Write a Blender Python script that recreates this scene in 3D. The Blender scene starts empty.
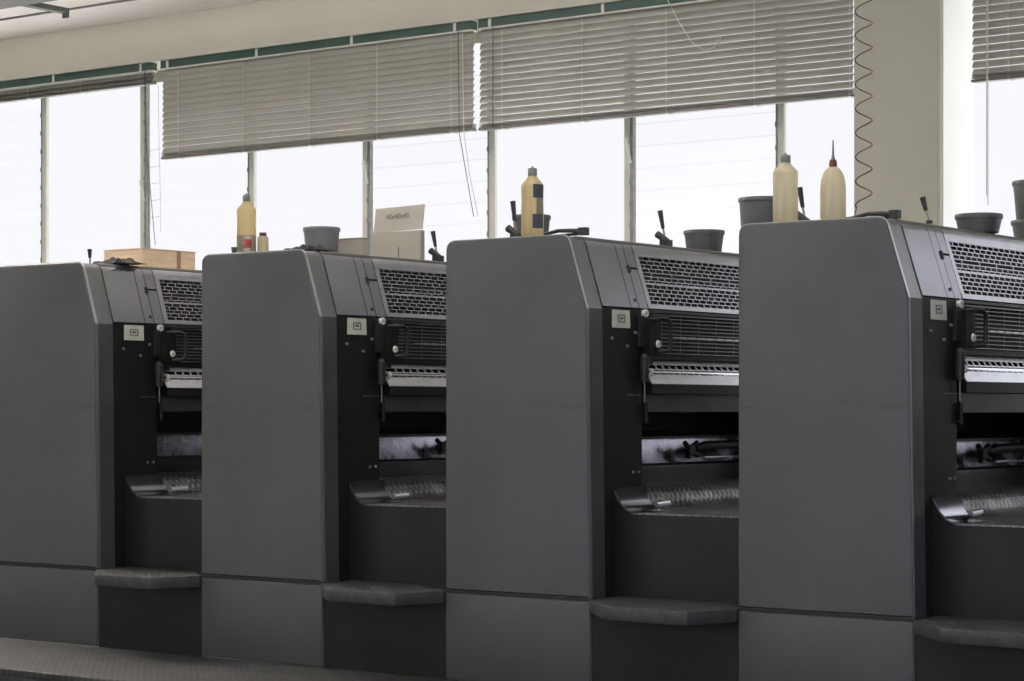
import bpy, bmesh, math, random
from mathutils import Vector, Matrix
random.seed(7)
PI = math.pi
COL = bpy.context.scene.collection

# ------------------------------------------------------------------ materials
def new_mat(name):
    m = bpy.data.materials.new(name); m.use_nodes = True
    nt = m.node_tree; nt.nodes.clear()
    out = nt.nodes.new('ShaderNodeOutputMaterial')
    return m, nt, out

def paint(name, col, rough=.5, metal=0., var=.12, vscale=3., bump=0., bscale=80., spec=.5, col2=None, stretch=(1, 1, 1), rvar=0., coat=0.):
    m, nt, out = new_mat(name)
    N, L = nt.nodes.new, nt.links.new
    b = N('ShaderNodeBsdfPrincipled'); L(b.outputs[0], out.inputs[0])
    tc = N('ShaderNodeTexCoord'); mp = N('ShaderNodeMapping'); mp.inputs['Scale'].default_value = stretch
    L(tc.outputs['Object'], mp.inputs[0])
    nz = N('ShaderNodeTexNoise'); nz.inputs['Scale'].default_value = vscale; nz.inputs['Detail'].default_value = 6
    nz.inputs['Roughness'].default_value = .6
    L(mp.outputs[0], nz.inputs[0])
    rp = N('ShaderNodeValToRGB'); L(nz.outputs[0], rp.inputs[0])
    c2 = col2 or tuple(c*(1-var) for c in col)
    rp.color_ramp.elements[0].position = .35; rp.color_ramp.elements[1].position = .65
    rp.color_ramp.elements[0].color = (*c2, 1); rp.color_ramp.elements[1].color = (*(col if col2 else [min(1, c*(1+var)) for c in col]), 1)
    L(rp.outputs[0], b.inputs['Base Color'])
    b.inputs['Roughness'].default_value = rough; b.inputs['Metallic'].default_value = metal
    b.inputs['Specular IOR Level'].default_value = spec
    b.inputs['Coat Weight'].default_value = coat
    if rvar:
        mr = N('ShaderNodeMapRange'); L(nz.outputs[0], mr.inputs[0])
        mr.inputs['From Min'].default_value = .3; mr.inputs['From Max'].default_value = .7
        mr.inputs['To Min'].default_value = rough-rvar; mr.inputs['To Max'].default_value = rough+rvar
        L(mr.outputs[0], b.inputs['Roughness'])
    if bump:
        n2 = N('ShaderNodeTexNoise'); n2.inputs['Scale'].default_value = bscale; n2.inputs['Detail'].default_value = 3
        L(mp.outputs[0], n2.inputs[0])
        bp = N('ShaderNodeBump'); bp.inputs['Strength'].default_value = bump; bp.inputs['Distance'].default_value = .002
        L(n2.outputs[0], bp.inputs['Height']); L(bp.outputs[0], b.inputs['Normal'])
    return m

def add_scuffs(m, zc):
    nt = m.node_tree; N, L = nt.nodes.new, nt.links.new
    b = next(n for n in nt.nodes if n.type == 'BSDF_PRINCIPLED')
    src = b.inputs['Base Color'].links[0].from_socket
    tc = N('ShaderNodeTexCoord'); sp = N('ShaderNodeSeparateXYZ'); L(tc.outputs['Object'], sp.inputs[0])
    d = N('ShaderNodeMath'); d.operation = 'SUBTRACT'; d.inputs[1].default_value = zc; L(sp.outputs[2], d.inputs[0])
    a = N('ShaderNodeMath'); a.operation = 'ABSOLUTE'; L(d.outputs[0], a.inputs[0])
    mr = N('ShaderNodeMapRange'); L(a.outputs[0], mr.inputs[0])
    mr.inputs['From Min'].default_value = 0; mr.inputs['From Max'].default_value = .035
    mr.inputs['To Min'].default_value = 1; mr.inputs['To Max'].default_value = 0
    mp = N('ShaderNodeMapping'); mp.inputs['Scale'].default_value = (5, 5, 150); L(tc.outputs['Object'], mp.inputs[0])
    nz = N('ShaderNodeTexNoise'); nz.inputs['Scale'].default_value = 1; nz.inputs['Detail'].default_value = 4; L(mp.outputs[0], nz.inputs[0])
    m2 = N('ShaderNodeMapRange'); L(nz.outputs[0], m2.inputs[0]); m2.inputs['From Min'].default_value = .52; m2.inputs['From Max'].default_value = .68
    mu = N('ShaderNodeMath'); mu.operation = 'MULTIPLY'; L(mr.outputs[0], mu.inputs[0]); L(m2.outputs[0], mu.inputs[1])
    mx = N('ShaderNodeMix'); mx.data_type = 'RGBA'; L(mu.outputs[0], mx.inputs[0]); L(src, mx.inputs[6]); mx.inputs[7].default_value = (.035, .032, .028, 1)
    L(mx.outputs[2], b.inputs['Base Color'])

def checker_plate(name, col, rough, metal, scale, strength, dist, lo=(.5, .5)):
    """raised bars alternating in two directions, like rolled tread plate"""
    m, nt, out = new_mat(name)
    N, L = nt.nodes.new, nt.links.new
    b = N('ShaderNodeBsdfPrincipled'); L(b.outputs[0], out.inputs[0])
    tc = N('ShaderNodeTexCoord')
    def math_(op, a, bb=None):
        n = N('ShaderNodeMath'); n.operation = op
        for i, v in enumerate((a, bb)):
            if v is None: continue
            if isinstance(v, (int, float)): n.inputs[i].default_value = v
            else: L(v, n.inputs[i])
        return n.outputs[0]
    sp = N('ShaderNodeSeparateXYZ'); L(tc.outputs['Object'], sp.inputs[0])
    x = math_('MULTIPLY', sp.outputs[0], scale); y = math_('MULTIPLY', sp.outputs[1], scale)
    u = math_('ADD', x, y); v = math_('SUBTRACT', x, y)
    su = math_('SINE', math_('MULTIPLY', u, PI)); sv = math_('SINE', math_('MULTIPLY', v, PI))
    # checker cell choice
    cell = math_('GREATER_THAN', math_('MULTIPLY', su, sv), 0.)
    a1 = math_('ABSOLUTE', su); a2 = math_('ABSOLUTE', sv)
    # thin ridge along one direction in one cell and the other direction in the next
    r1 = math_('MULTIPLY', math_('POWER', a1, 5.), a2)
    r2 = math_('MULTIPLY', math_('POWER', a2, 5.), a1)
    mix = N('ShaderNodeMix'); mix.data_type = 'FLOAT'
    L(cell, mix.inputs[0]); L(r1, mix.inputs[2]); L(r2, mix.inputs[3])
    bp = N('ShaderNodeBump'); bp.inputs['Strength'].default_value = strength; bp.inputs['Distance'].default_value = dist
    L(mix.outputs[0], bp.inputs['Height']); L(bp.outputs[0], b.inputs['Normal'])
    nz = N('ShaderNodeTexNoise'); nz.inputs['Scale'].default_value = 9; L(tc.outputs['Object'], nz.inputs[0])
    cm = N('ShaderNodeMix'); cm.data_type = 'RGBA'
    cm.inputs[6].default_value = (*[c*.4 for c in col], 1); cm.inputs[7].default_value = (*[c*1.7 for c in col], 1)
    f = math_('ADD', math_('MULTIPLY', mix.outputs[0], .8), math_('MULTIPLY', math_('SUBTRACT', nz.outputs[0], .4), 1.2))
    L(f, cm.inputs[0]); L(cm.outputs[2], b.inputs['Base Color'])
    b.inputs['Roughness'].default_value = rough; b.inputs['Metallic'].default_value = metal
    return m

def glassy(name, tint=(1, 1, 1), gloss=.06):
    m, nt, out = new_mat(name)
    N, L = nt.nodes.new, nt.links.new
    t = N('ShaderNodeBsdfTransparent'); t.inputs[0].default_value = (*tint, 1)
    g = N('ShaderNodeBsdfGlossy'); g.inputs['Roughness'].default_value = .02
    mx = N('ShaderNodeMixShader'); mx.inputs[0].default_value = gloss
    L(t.outputs[0], mx.inputs[1]); L(g.outputs[0], mx.inputs[2]); L(mx.outputs[0], out.inputs[0])
    return m

def plastic(name, col, trans=.6, rough=.4, clear=.15):
    """translucent squeeze-bottle plastic"""
    m, nt, out = new_mat(name)
    N, L = nt.nodes.new, nt.links.new
    tc = N('ShaderNodeTexCoord'); mp = N('ShaderNodeMapping'); mp.inputs['Scale'].default_value = (30, 30, 3)
    L(tc.outputs['Object'], mp.inputs[0])
    nz = N('ShaderNodeTexNoise'); nz.inputs['Scale'].default_value = 1.2; L(mp.outputs[0], nz.inputs[0])
    rp = N('ShaderNodeValToRGB'); L(nz.outputs[0], rp.inputs[0])
    rp.color_ramp.elements[0].position = .3; rp.color_ramp.elements[1].position = .7
    rp.color_ramp.elements[0].color = (*[c*.82 for c in col], 1); rp.color_ramp.elements[1].color = (*col, 1)
    d = N('ShaderNodeBsdfDiffuse'); t = N('ShaderNodeBsdfTranslucent'); c = N('ShaderNodeBsdfTransparent'); g = N('ShaderNodeBsdfGlossy')
    g.inputs['Roughness'].default_value = rough
    L(rp.outputs[0], d.inputs[0]); L(rp.outputs[0], t.inputs[0]); c.inputs[0].default_value = (*[min(1, x*1.2) for x in col], 1)
    m1 = N('ShaderNodeMixShader'); m1.inputs[0].default_value = trans; L(d.outputs[0], m1.inputs[1]); L(t.outputs[0], m1.inputs[2])
    m2 = N('ShaderNodeMixShader'); m2.inputs[0].default_value = clear; L(m1.outputs[0], m2.inputs[1]); L(c.outputs[0], m2.inputs[2])
    m3 = N('ShaderNodeMixShader'); m3.inputs[0].default_value = .05; L(m2.outputs[0], m3.inputs[1]); L(g.outputs[0], m3.inputs[2])
    L(m3.outputs[0], out.inputs[0])
    return m

M = {}
M['panel'] = paint('grey_hammer_paint', (.064, .069, .071), .42, 0, .10, 2.2, .12, 260, rvar=.06)
add_scuffs(M['panel'], 1.365)
M['trim'] = paint('edge_paint', (.55, .56, .60), .28, .85, .08, 6)
M['strip'] = paint('side_strip_paint', (.22, .23, .23), .30, .8, .10, 4)
M['cover'] = paint('cover_lacquer', (.31, .315, .34), .25, .85, .08, 3)
M['guardpaint'] = paint('guard_lacquer', (.45, .46, .48), .24, .85, .06, 9)
M['topcap'] = paint('top_cap', (.08, .077, .068), .5, 0, .15, 8)
M['black'] = paint('black_paint', (.012, .012, .0116), .45, 0, .2, 5, .08, 90, spec=.35)
M['frame'] = paint('frame_paint', (.012, .012, .0118), .40, 0, .2, 4, .08, 60, spec=.35)
M['deep'] = paint('deep_black', (.022, .022, .022), .6, 0, .1, 5)
M['darkgrey'] = paint('dark_grey_paint', (.045, .046, .048), .4, 0, .2, 7)
M['bluegrey'] = paint('blue_grey_paint', (.05, .052, .062), .35, .2, .2, 7)
M['bars'] = paint('bare_rods', (.34, .34, .33), .35, .7, .15, 14)
M['alu'] = paint('aluminium', (.62, .63, .66), .28, .75, .06, 20)
M['chrome'] = paint('chrome_roller', (.85, .85, .88), .12, 1, .03, 20)
M['tray'] = paint('polished_tray', (.55, .56, .64), .26, .85, .45, 6, .15, 12, rvar=.10)
M['plate'] = checker_plate('bright_tread_plate', (.30, .30, .30), .32, .65, 26, .9, .004)
M['tread'] = checker_plate('worn_tread_plate', (.045, .048, .045), .55, .2, 24, .9, .004)
M['treadside'] = paint('tread_edge', (.045, .048, .050), .5, .2, .25, 25, .3, 60)
M['board'] = checker_plate('footboard_tread', (.028, .030, .0265), .65, 0, 26, .5, .003)
M['cove'] = paint('glossy_black_sheet', (.26, .26, .29), .15, .9, .15, 5)
M['label'] = paint('label_plate', (.52, .54, .45), .4, 0, .08, 20)
M['ink'] = paint('label_ink', (.10, .10, .09), .5)
M['white'] = paint('white_plastic', (.75, .75, .70), .35, 0, .04)
M['wall'] = paint('wall_paint', (.58, .56, .48), .85, 0, .04, 1.2, .05, 30)
M['column'] = paint('column_paint', (.50, .495, .42), .8, 0, .03, 1.2, .05, 30)
M['reveal'] = paint('white_reveal', (.92, .92, .92), .8, 0, .02)
M['ceiling'] = paint('ceiling_paint', (.90, .85, .82), .9, 0, .02, .8)
M['ceiling_seam'] = paint('ceiling_seam', (.30, .28, .26), .8)
M['floor'] = paint('floor_screed', (.20, .20, .19), .6, 0, .2, 1.5, .1, 20)
M['blindbase'] = paint('bottom_rail_enamel', (.12, .115, .105), .4)
M['slat'] = paint('slat_enamel', (.32, .315, .28), .38, .15, .07, 3, stretch=(1, 8, 8))
M['greenrail'] = paint('green_rail', (.030, .075, .058), .4, .1, .15, 3)
M['bracket'] = paint('bracket_enamel', (.62, .62, .55), .4, 0, .05)
M['cord'] = paint('cord', (.65, .64, .58), .8)
M['greycord'] = paint('greycord', (.42, .42, .42), .8)
M['darkcord'] = paint('darkcord', (.10, .10, .09), .8)
M['winframe'] = paint('window_alu', (.62, .63, .56), .5, 0, .06, 4)
M['winchannel'] = paint('louvre_channel', (.24, .24, .235), .5, .2, .15, 20)
M['glass'] = glassy('window_glass', (.995, .995, .995), .008)
M['bladeedge'] = paint('glass_edge', (.22, .23, .23), .5)
M['bladeedge_glare'] = paint('glare_glass_edge', (.62, .64, .64), .5)  # paler blade edge: glare that washes out the left bays, put into colour
M['bucket'] = paint('bucket_plastic', (.095, .097, .10), .45, 0, .10, 10)
M['bucket_light'] = paint('pale_bucket_plastic', (.15, .16, .17), .45, 0, .08, 10)
M['bottle'] = plastic('yellowed_plastic', (.82, .72, .46), .66, clear=.10)
M['bottle_pale'] = plastic('milky_plastic', (.86, .80, .62), .68, clear=.10)
M['liquid'] = plastic('cloudy_liquid', (.75, .58, .30), .75, clear=.05)
M['residue'] = plastic('grey_residue', (.42, .40, .30), .5, clear=.0)
M['capgrey'] = paint('grey_cap', (.17, .19, .17), .45)
M['capred'] = paint('red_brown_cap', (.13, .035, .03), .45)
M['labelblue'] = paint('blue_label', (.025, .035, .06), .5, 0, .3, 60, col2=(.06, .06, .075))
M['labelgrey'] = paint('grey_label', (.22, .20, .15), .5, 0, .3, 40)
M['redlabel'] = paint('red_label', (.32, .06, .04), .5)
M['card'] = paint('cardboard_grey', (.42, .40, .34), .8, 0, .05, 8)
M['wood'] = paint('pale_pine', (.86, .66, .45), .6, 0, .12, 5, stretch=(1, 1, 8))
M['tape'] = paint('brown_tape', (.40, .22, .12), .4)
M['rag'] = paint('dark_rag', (.022, .02, .018), .9, 0, .5, 30, .8, 60)
M['hose'] = paint('red_hose', (.16, .045, .04), .4)
M['steel'] = paint('zinc_steel', (.27, .26, .24), .5, .4, .12, 15)
M['channelgrey'] = paint('channel_grey', (.11, .11, .10), .6, .2, .15, 12)
M['rubber'] = paint('black_rubber', (.02, .02, .02), .5)

# ------------------------------------------------------------------ helpers
def link(name, bm, mat, parent=None, smooth=False, loc=None, recalc=True):
    me = bpy.data.meshes.new(name)
    if recalc: bmesh.ops.recalc_face_normals(bm, faces=bm.faces)
    bm.to_mesh(me); bm.free()
    mats = mat if isinstance(mat, (list, tuple)) else [mat]
    for mm in mats: me.materials.append(M[mm])
    if smooth:
        for p in me.polygons: p.use_smooth = True
        try: me.set_sharp_from_angle(angle=math.radians(38))
        except Exception: pass
    o = bpy.data.objects.new(name, me); COL.objects.link(o)
    if parent: o.parent = parent
    if loc: o.location = loc
    return o

def tag(o, label=None, cat=None, group=None, kind=None):
    if label: o['label'] = label
    if cat: o['category'] = cat
    if group: o['group'] = group
    if kind: o['kind'] = kind
    return o

def empty(name, loc=(0, 0, 0), rz=0, **k):
    o = bpy.data.objects.new(name, None); COL.objects.link(o); o.empty_display_size = .1
    o.location = loc; o.rotation_euler = (0, 0, rz)
    return tag(o, **k)

def copy_tree(o, parent=None):
    c = o.copy(); COL.objects.link(c)
    if parent: c.parent = parent
    for ch in list(o.children): copy_tree(ch, c)
    return c

def B(): return bmesh.new()

def box(bm, x0, x1, y0, y1, z0, z1, mi=0):
    return obox(bm, (x0, y0, z0), (x1-x0, 0, 0), (0, y1-y0, 0), (0, 0, z1-z0), mi)

def obox(bm, o, a, b, c, mi=0):
    o, a, b, c = map(Vector, (o, a, b, c))
    v = [bm.verts.new(o + a*i + b*j + c*k) for i in (0, 1) for j in (0, 1) for k in (0, 1)]
    fs = []
    for q in ((0, 1, 3, 2), (4, 6, 7, 5), (0, 4, 5, 1), (2, 3, 7, 6), (0, 2, 6, 4), (1, 5, 7, 3)):
        f = bm.faces.new([v[i] for i in q]); f.material_index = mi; fs.append(f)
    return fs

def prism(bm, prof, y0, y1, axis='y', mi=0):
    """prof: closed list of (x,z); extruded along y (or (x,y) along z)"""
    def P(p, t):
        return (p[0], t, p[1]) if axis == 'y' else ((p[0], p[1], t) if axis == 'z' else (t, p[0], p[1]))
    a = [bm.verts.new(P(p, y0)) for p in prof]; b = [bm.verts.new(P(p, y1)) for p in prof]
    n = len(prof)
    fa = bm.faces.new(a); fb = bm.faces.new(b[::-1])
    fa.material_index = fb.material_index = mi
    for i in range(n):
        f = bm.faces.new((a[i], b[i], b[(i+1) % n], a[(i+1) % n])); f.material_index = mi
    return fa, fb

def rpoly(pts, rad, seg=6):
    out = []; n = len(pts)
    for i, p in enumerate(pts):
        r = rad[i] if isinstance(rad, (list, tuple)) else rad
        if not r: out.append(tuple(p)); continue
        p = Vector(p); a = Vector(pts[i-1])-p; b = Vector(pts[(i+1) % n])-p
        ang = a.angle(b); d = min(r/math.tan(ang/2), a.length*.49, b.length*.49)
        a.normalize(); b.normalize()
        p0, p1 = p+a*d, p+b*d
        for k in range(seg+1):
            t = k/seg
            q = p0*(1-t)**2 + p*2*t*(1-t) + p1*t*t
            out.append((q.x, q.y))
    return out

def sheet_profile(path, th):
    """thin bent sheet in (x,z): offset path both sides"""
    n = len(path); L_, R_ = [], []
    for i in range(n):
        a = Vector(path[max(i-1, 0)]); b = Vector(path[min(i+1, n-1)])
        d = (b-a).normalized(); nn = Vector((-d.y, d.x))*th/2
        p = Vector(path[i]); L_.append(tuple(p+nn)); R_.append(tuple(p-nn))
    return L_ + R_[::-1]

def strip_prism(bm, path, th, y0, y1, mi=0):
    """thin bent sheet from quads only (safe for strongly curved paths)"""
    pr = sheet_profile(path, th); n = len(path)
    Lp, Rp = pr[:n], pr[n:][::-1]
    V = [[bm.verts.new((p[0], y, p[1])) for p in side] for y in (y0, y1) for side in (Lp, Rp)]
    l0, r0, l1, r1 = V
    for i in range(n-1):
        for q in ((l0[i], l0[i+1], l1[i+1], l1[i]), (r0[i], r1[i], r1[i+1], r0[i+1]), (l0[i], r0[i], r0[i+1], l0[i+1]), (l1[i], l1[i+1], r1[i+1], r1[i])):
            f = bm.faces.new(q); f.material_index = mi
    for i in (0, n-1):
        bm.faces.new((l0[i], l1[i], r1[i], r0[i]))

def cyl(bm, p0, p1, r0, r1=None, seg=16, mi=0):
    p0, p1 = Vector(p0), Vector(p1); r1 = r0 if r1 is None else r1
    d = (p1-p0); L_ = d.length; q = d.to_track_quat('Z', 'Y').to_matrix()
    ra = [bm.verts.new(p0 + q @ Vector((r0*math.cos(2*PI*i/seg), r0*math.sin(2*PI*i/seg), 0))) for i in range(seg)]
    rb = [bm.verts.new(p0 + q @ Vector((r1*math.cos(2*PI*i/seg), r1*math.sin(2*PI*i/seg), L_))) for i in range(seg)]
    fs = [bm.faces.new(ra[::-1]), bm.faces.new(rb)]
    for i in range(seg):
        fs.append(bm.faces.new((ra[i], ra[(i+1) % seg], rb[(i+1) % seg], rb[i])))
    for f in fs: f.material_index = mi

def lathe(bm, prof, seg=32, c=(0, 0, 0), mi=0, close=True):
    """prof: list of (r,z)"""
    rings = []
    for r, z in prof:
        if r < 1e-6: rings.append([bm.verts.new((c[0], c[1], c[2]+z))])
        else: rings.append([bm.verts.new((c[0]+r*math.cos(2*PI*i/seg), c[1]+r*math.sin(2*PI*i/seg), c[2]+z)) for i in range(seg)])
    for a, b in zip(rings, rings[1:]):
        for i in range(seg):
            j = (i+1) % seg
            if len(a) == 1 and len(b) == 1: continue
            if len(a) == 1: f = bm.faces.new((a[0], b[j], b[i]))
            elif len(b) == 1: f = bm.faces.new((a[i], a[j], b[0]))
            else: f = bm.faces.new((a[i], a[j], b[j], b[i]))
            f.material_index = mi

def tube(bm, pts, r, seg=8, mi=0):
    pts = [Vector(p) for p in pts]; rings = []; prev = None
    n = len(pts)
    for i, p in enumerate(pts):
        d = (pts[min(i+1, n-1)]-pts[max(i-1, 0)]).normalized()
        if prev is None:
            up = Vector((0, 0, 1)) if abs(d.z) < .9 else Vector((1, 0, 0))
            u = d.cross(up).normalized()
        else:
            u = (prev - d*prev.dot(d)).normalized()
        prev = u; v = d.cross(u)
        rr = r[i] if isinstance(r, (list, tuple)) else r
        rings.append([bm.verts.new(p + (u*math.cos(2*PI*k/seg)+v*math.sin(2*PI*k/seg))*rr) for k in range(seg)])
    for a, b in zip(rings, rings[1:]):
        for k in range(seg):
            f = bm.faces.new((a[k], a[(k+1) % seg], b[(k+1) % seg], b[k])); f.material_index = mi
    bm.faces.new(rings[0][::-1]).material_index = mi; bm.faces.new(rings[-1]).material_index = mi

def bevel_all(bm, off, seg=2, angle=40):
    ed = [e for e in bm.edges if len(e.link_faces) == 2 and e.calc_face_angle(0) > math.radians(angle)]
    bmesh.ops.recalc_face_normals(bm, faces=bm.faces)
    bmesh.ops.bevel(bm, geom=ed, offset=off, segments=seg, profile=.5, affect='EDGES', clamp_overlap=True)

# ------------------------------------------------------------------ dimensions
EYE = 1.35
YF = 7.19                       # front plane of the press
UX = [-7.677, -6.289, -4.900, -3.512, -2.124]   # right front edge of each printing unit
ZT = 2.037                      # top of the units
DEPTH = 2.25
YW = 11.70                      # inner face of the window wall
YG = 12.10                      # plane of the glass

# ------------------------------------------------------------------ room
def struct(name, bm, mat, smooth=False):
    return tag(link(name, bm, mat, None, smooth), kind='structure')

bm = B(); box(bm, -17, 3.5, -4, 12.6, -.1, 0); struct('floor', bm, 'floor')
bm = B(); box(bm, -17, 3.5, -4, 12.6, 4.25, 4.35); struct('ceiling', bm, 'ceiling')
bm = B(); box(bm, -17, 3.5, 11.07, 11.09, 4.238, 4.2499); struct('trim_1', bm, 'ceiling_seam')
# window wall: sill wall, beam over the windows, column
bm = B()
box(bm, -17, 3.5, YW, YW+.45, .001, 1.25)
box(bm, -17, 3.5, YW, YW+.45, 3.925, 4.2499)
struct('wall_back', bm, 'wall')
bm = B(); box(bm, -17, -6.09, YG-.03, YG+.05, 3.84, 3.925); struct('trim_2', bm, 'winframe')
bm = B()
prism(bm, rpoly([(-6.095, YW-.001), (-5.545, YW-.001), (-5.545, YW+.45), (-6.095, YW+.45)], [.006, .025, 0, 0]), 1.25, 3.925, 'z')
for f in bm.faces:
    f.normal_update()
struct('wall_column', bm, ['column'], True)
bm = B(); box(bm, -5.546, -5.538, YW+.03, YW+.45, 1.25, 3.925); struct('trim_3', bm, 'reveal')
bm = B(); box(bm, -5.538, 3.5, YW-.02, YW+.45, 1.25, 1.275); struct('trim_4', bm, 'reveal')
bm = B(); box(bm, -17, -6.095, YW-.02, YW+.45, 1.25, 1.275); struct('trim_5', bm, 'reveal')
bm = B(); box(bm, -17.1, -17, -4, 12.2, 0, 4.35); struct('wall_left', bm, 'wall')
bm = B(); box(bm, 3.5, 3.6, -4, 12.2, 0, 4.35); struct('wall_right', bm, 'wall')
bm = B()
box(bm, -17, 3.5, -4.1, -4, 0, 1.0); box(bm, -17, 3.5, -4.1, -4, 3.6, 4.35)
for i in range(6):
    box(bm, -17+i*4.1-.25, -17+i*4.1+.25, -4.1, -4, 1.0, 3.6)
struct('wall_front', bm, 'wall')

# windows
PX = [-15.75, -14.64, -13.51, -12.40, -11.26, -10.165, -9.04, -7.94, -6.80, -6.095]
def window(n, x0, x1, louvre, z0=1.275, z1=3.925):
    bm = B(); w = .021
    box(bm, x0, x0+w, YG-.018, YG+.018, z0, z1); box(bm, x1-w, x1, YG-.018, YG+.018, z0, z1)
    box(bm, x0+w, x1-w, YG-.018, YG+.018, z0, z0+.04); box(bm, x0+w, x1-w, YG-.018, YG+.018, z1-.08, z1)
    # inner bead
    box(bm, x0+w, x0+w+.003, YG-.012, YG+.012, z0+.04, z1-.08); box(bm, x1-w-.003, x1-w, YG-.012, YG+.012, z0+.04, z1-.08)
    fr = tag(link('window_%d' % n, bm, 'winframe'), kind='structure')
    xa, xb = x0+w+.003, x1-w-.003
    if not louvre:
        bm = B(); box(bm, xa, xb, YG-.003, YG+.003, z0+.04, z1-.08); link('glass_pane', bm, 'glass', fr)
        return
    bm = B()
    for q0, q1 in ((xa, xa+.022), (xb-.012, xb)):
        box(bm, q0, q1, YG-.018, YG+.018, z0+.04, z1-.08)
        k = z0+.1
        while k < z1-.1:      # blade clips standing off the channel
            box(bm, q0-.002, q1+.004, YG-.024, YG-.018, k-.012, k+.02); k += .1445
    link('louvre_channel', bm, 'winchannel', fr)
    xa += .022; xb -= .012
    k = 0
    z = 1.312
    while z+.15 < z1-.08:
        bm = B()
        fs = obox(bm, (xa, YG-.010, z), (xb-xa, 0, 0), (0, .008, 0), (0, .018, .152))
        fs[4].material_index = 1; fs[5].material_index = 1
        link('louvre_blade', bm, ['glass', 'bladeedge_glare' if x0 < -11.3 else 'bladeedge'], fr, recalc=False)
        z += .1445; k += 1
    bm = B()
    hx = x0+.005
    cyl(bm, (hx, YG-.04, 3.09), (hx, YG-.018, 3.09), .016, seg=12)
    obox(bm, (hx-.008, YG-.046, 3.09), (.018, 0, 0), (0, .008, 0), (.036, 0, -.15))
    link('louvre_lever', bm, 'white', fr)
wn = 1
for i in range(len(PX)-1):
    window(wn, PX[i], PX[i+1], (i % 2) == 1); wn += 1
xr = -5.565
for i in range(8):
    window(wn, xr, xr+1.12, False); wn += 1; xr += 1.12

# ------------------------------------------------------------------ blinds
def slat_mesh(length, name='slat'):
    bm = B(); W = .050; cam = .0075; n = 6; th = .0009
    up, lo = [], []
    for i in range(n+1):
        t = i/n*2-1
        h = cam*(1-t*t)
        up.append((t*W/2, h+th)); lo.append((t*W/2, h))
    prism(bm, up+lo[::-1], 0, length, 'x')
    me = bpy.data.meshes.new(name); bmesh.ops.recalc_face_normals(bm, faces=bm.faces)
    bm.to_mesh(me); bm.free(); me.materials.append(M['slat'])
    for p in me.polygons: p.use_smooth = True
    me.set_sharp_from_angle(angle=math.radians(50))
    return me

YB = 11.755
def blind(x0, x1, zb, ladders, brackets, label, cords=(), tilt=(66, 40), raised=False):
    root = empty('venetian_blind', (x0, YB, 3.925), label=label, cat='window blind', group='venetian blinds hung along the window wall')
    Lx = x1-x0
    bm = B(); box(bm, 0.006, Lx-.006, -.028, .028, -.056, -.002); bevel_all(bm, .003, 1); link('headrail', bm, 'greenrail', root)
    bm = B(); box(bm, 0.004, Lx-.004, -.031, .031, -.068, -.057); link('rail_lip', bm, 'bracket', root)
    for b in brackets:
        bm = B(); x = b-x0
        box(bm, x-.012, x+.012, -.034, -.0315, -.066, .010)
        box(bm, x-.012, x+.012, -.034, .02, .0005, .003)
        box(bm, x-.020, x+.016, -.060, -.0345, .004, .008)
        link('bracket', bm, 'bracket', root)
    me = slat_mesh(Lx-.02)
    def slat(z, a, y=0.):
        o = bpy.data.objects.new('slat', me); COL.objects.link(o); o.parent = root
        o.location = (.01, y, z); o.rotation_euler = (math.radians(a), 0, 0)
    zbl = zb-3.925
    top = -.068
    if raised:
        n = 13
        zz = top-.012
        for i in range(n):
            slat(zz-i*(zz-zbl-.012)/n, random.uniform(-5, 5), random.uniform(-.007, .007))
    else:
        z = top-.020; n = int((z-(zbl+.045))/.0442)
        for i in range(n+1):
            t = i/max(1, n)
            a = tilt[0]+(tilt[1]-tilt[0])*t
            slat(z-i*.0442, a+random.uniform(-1.2, 1.2))
        zlast = z-n*.0442
        for k in range(5):
            slat(zbl+.016+k*.0065, random.uniform(-4, 4)+3, random.uniform(-.003, .003))
    bm = B(); box(bm, .008, Lx-.008, -.026, .026, zbl, zbl+.014); bevel_all(bm, .004, 2); link('bottom_rail', bm, 'blindbase', root)
    for lx in ladders:
        x = lx-x0
        bm = B()
        tube(bm, [(x, -.029, top), (x, -.029, zbl+.005)], .0017, 5)
        tube(bm, [(x, .029, top), (x, .029, zbl+.005)], .0017, 5)
        box(bm, x-.012, x+.012, -.028, .028, zbl-.004, zbl)
        link('ladder_cord', bm, 'cord', root)
    for pts in cords:
        bm = B(); P = [(p[0]-x0, p[1], p[2]-3.925) for p in pts]
        tube(bm, P, .0028, 6); link('pull_cord', bm, 'darkcord' if (pts[0][1] > -.05 and x0 < -6) else 'cord', root)
    return root

raised = blind(-14.9, -11.93, 3.765, [-14.0, -13.3, -12.7, -12.05], [-14.85, -13.002, -12.05],
      'raised grey venetian blind gathered up tight under its green headrail, far left',
      cords=[[(-12.05+.06, -.045, 3.86), (-11.97, -.046, 3.3), (-11.94, -.046, 2.62), (-11.93, -.046, 2.5)],
             [(-11.99, -.046, 3.86), (-11.98, -.046, 3.35), (-11.88, -.046, 2.56)]], raised=True)
blind(-11.850, -8.930, 3.195, [-11.664, -11.011, -10.379, -9.758, -9.114], [-11.768, -10.875, -9.983, -9.08],
      'grey venetian blind half lowered, the left one of the two wide lowered blinds',
      cords=[[(-9.04, -.046, 3.86), (-9.03, -.046, 3.18), (-8.97, -.046, 2.9), (-8.91, -.046, 2.62)],
             [(-9.0, -.05, 3.86), (-8.99, -.05, 3.2), (-8.94, -.05, 2.9), (-8.87, -.05, 2.62)]], tilt=(75, 63))
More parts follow.
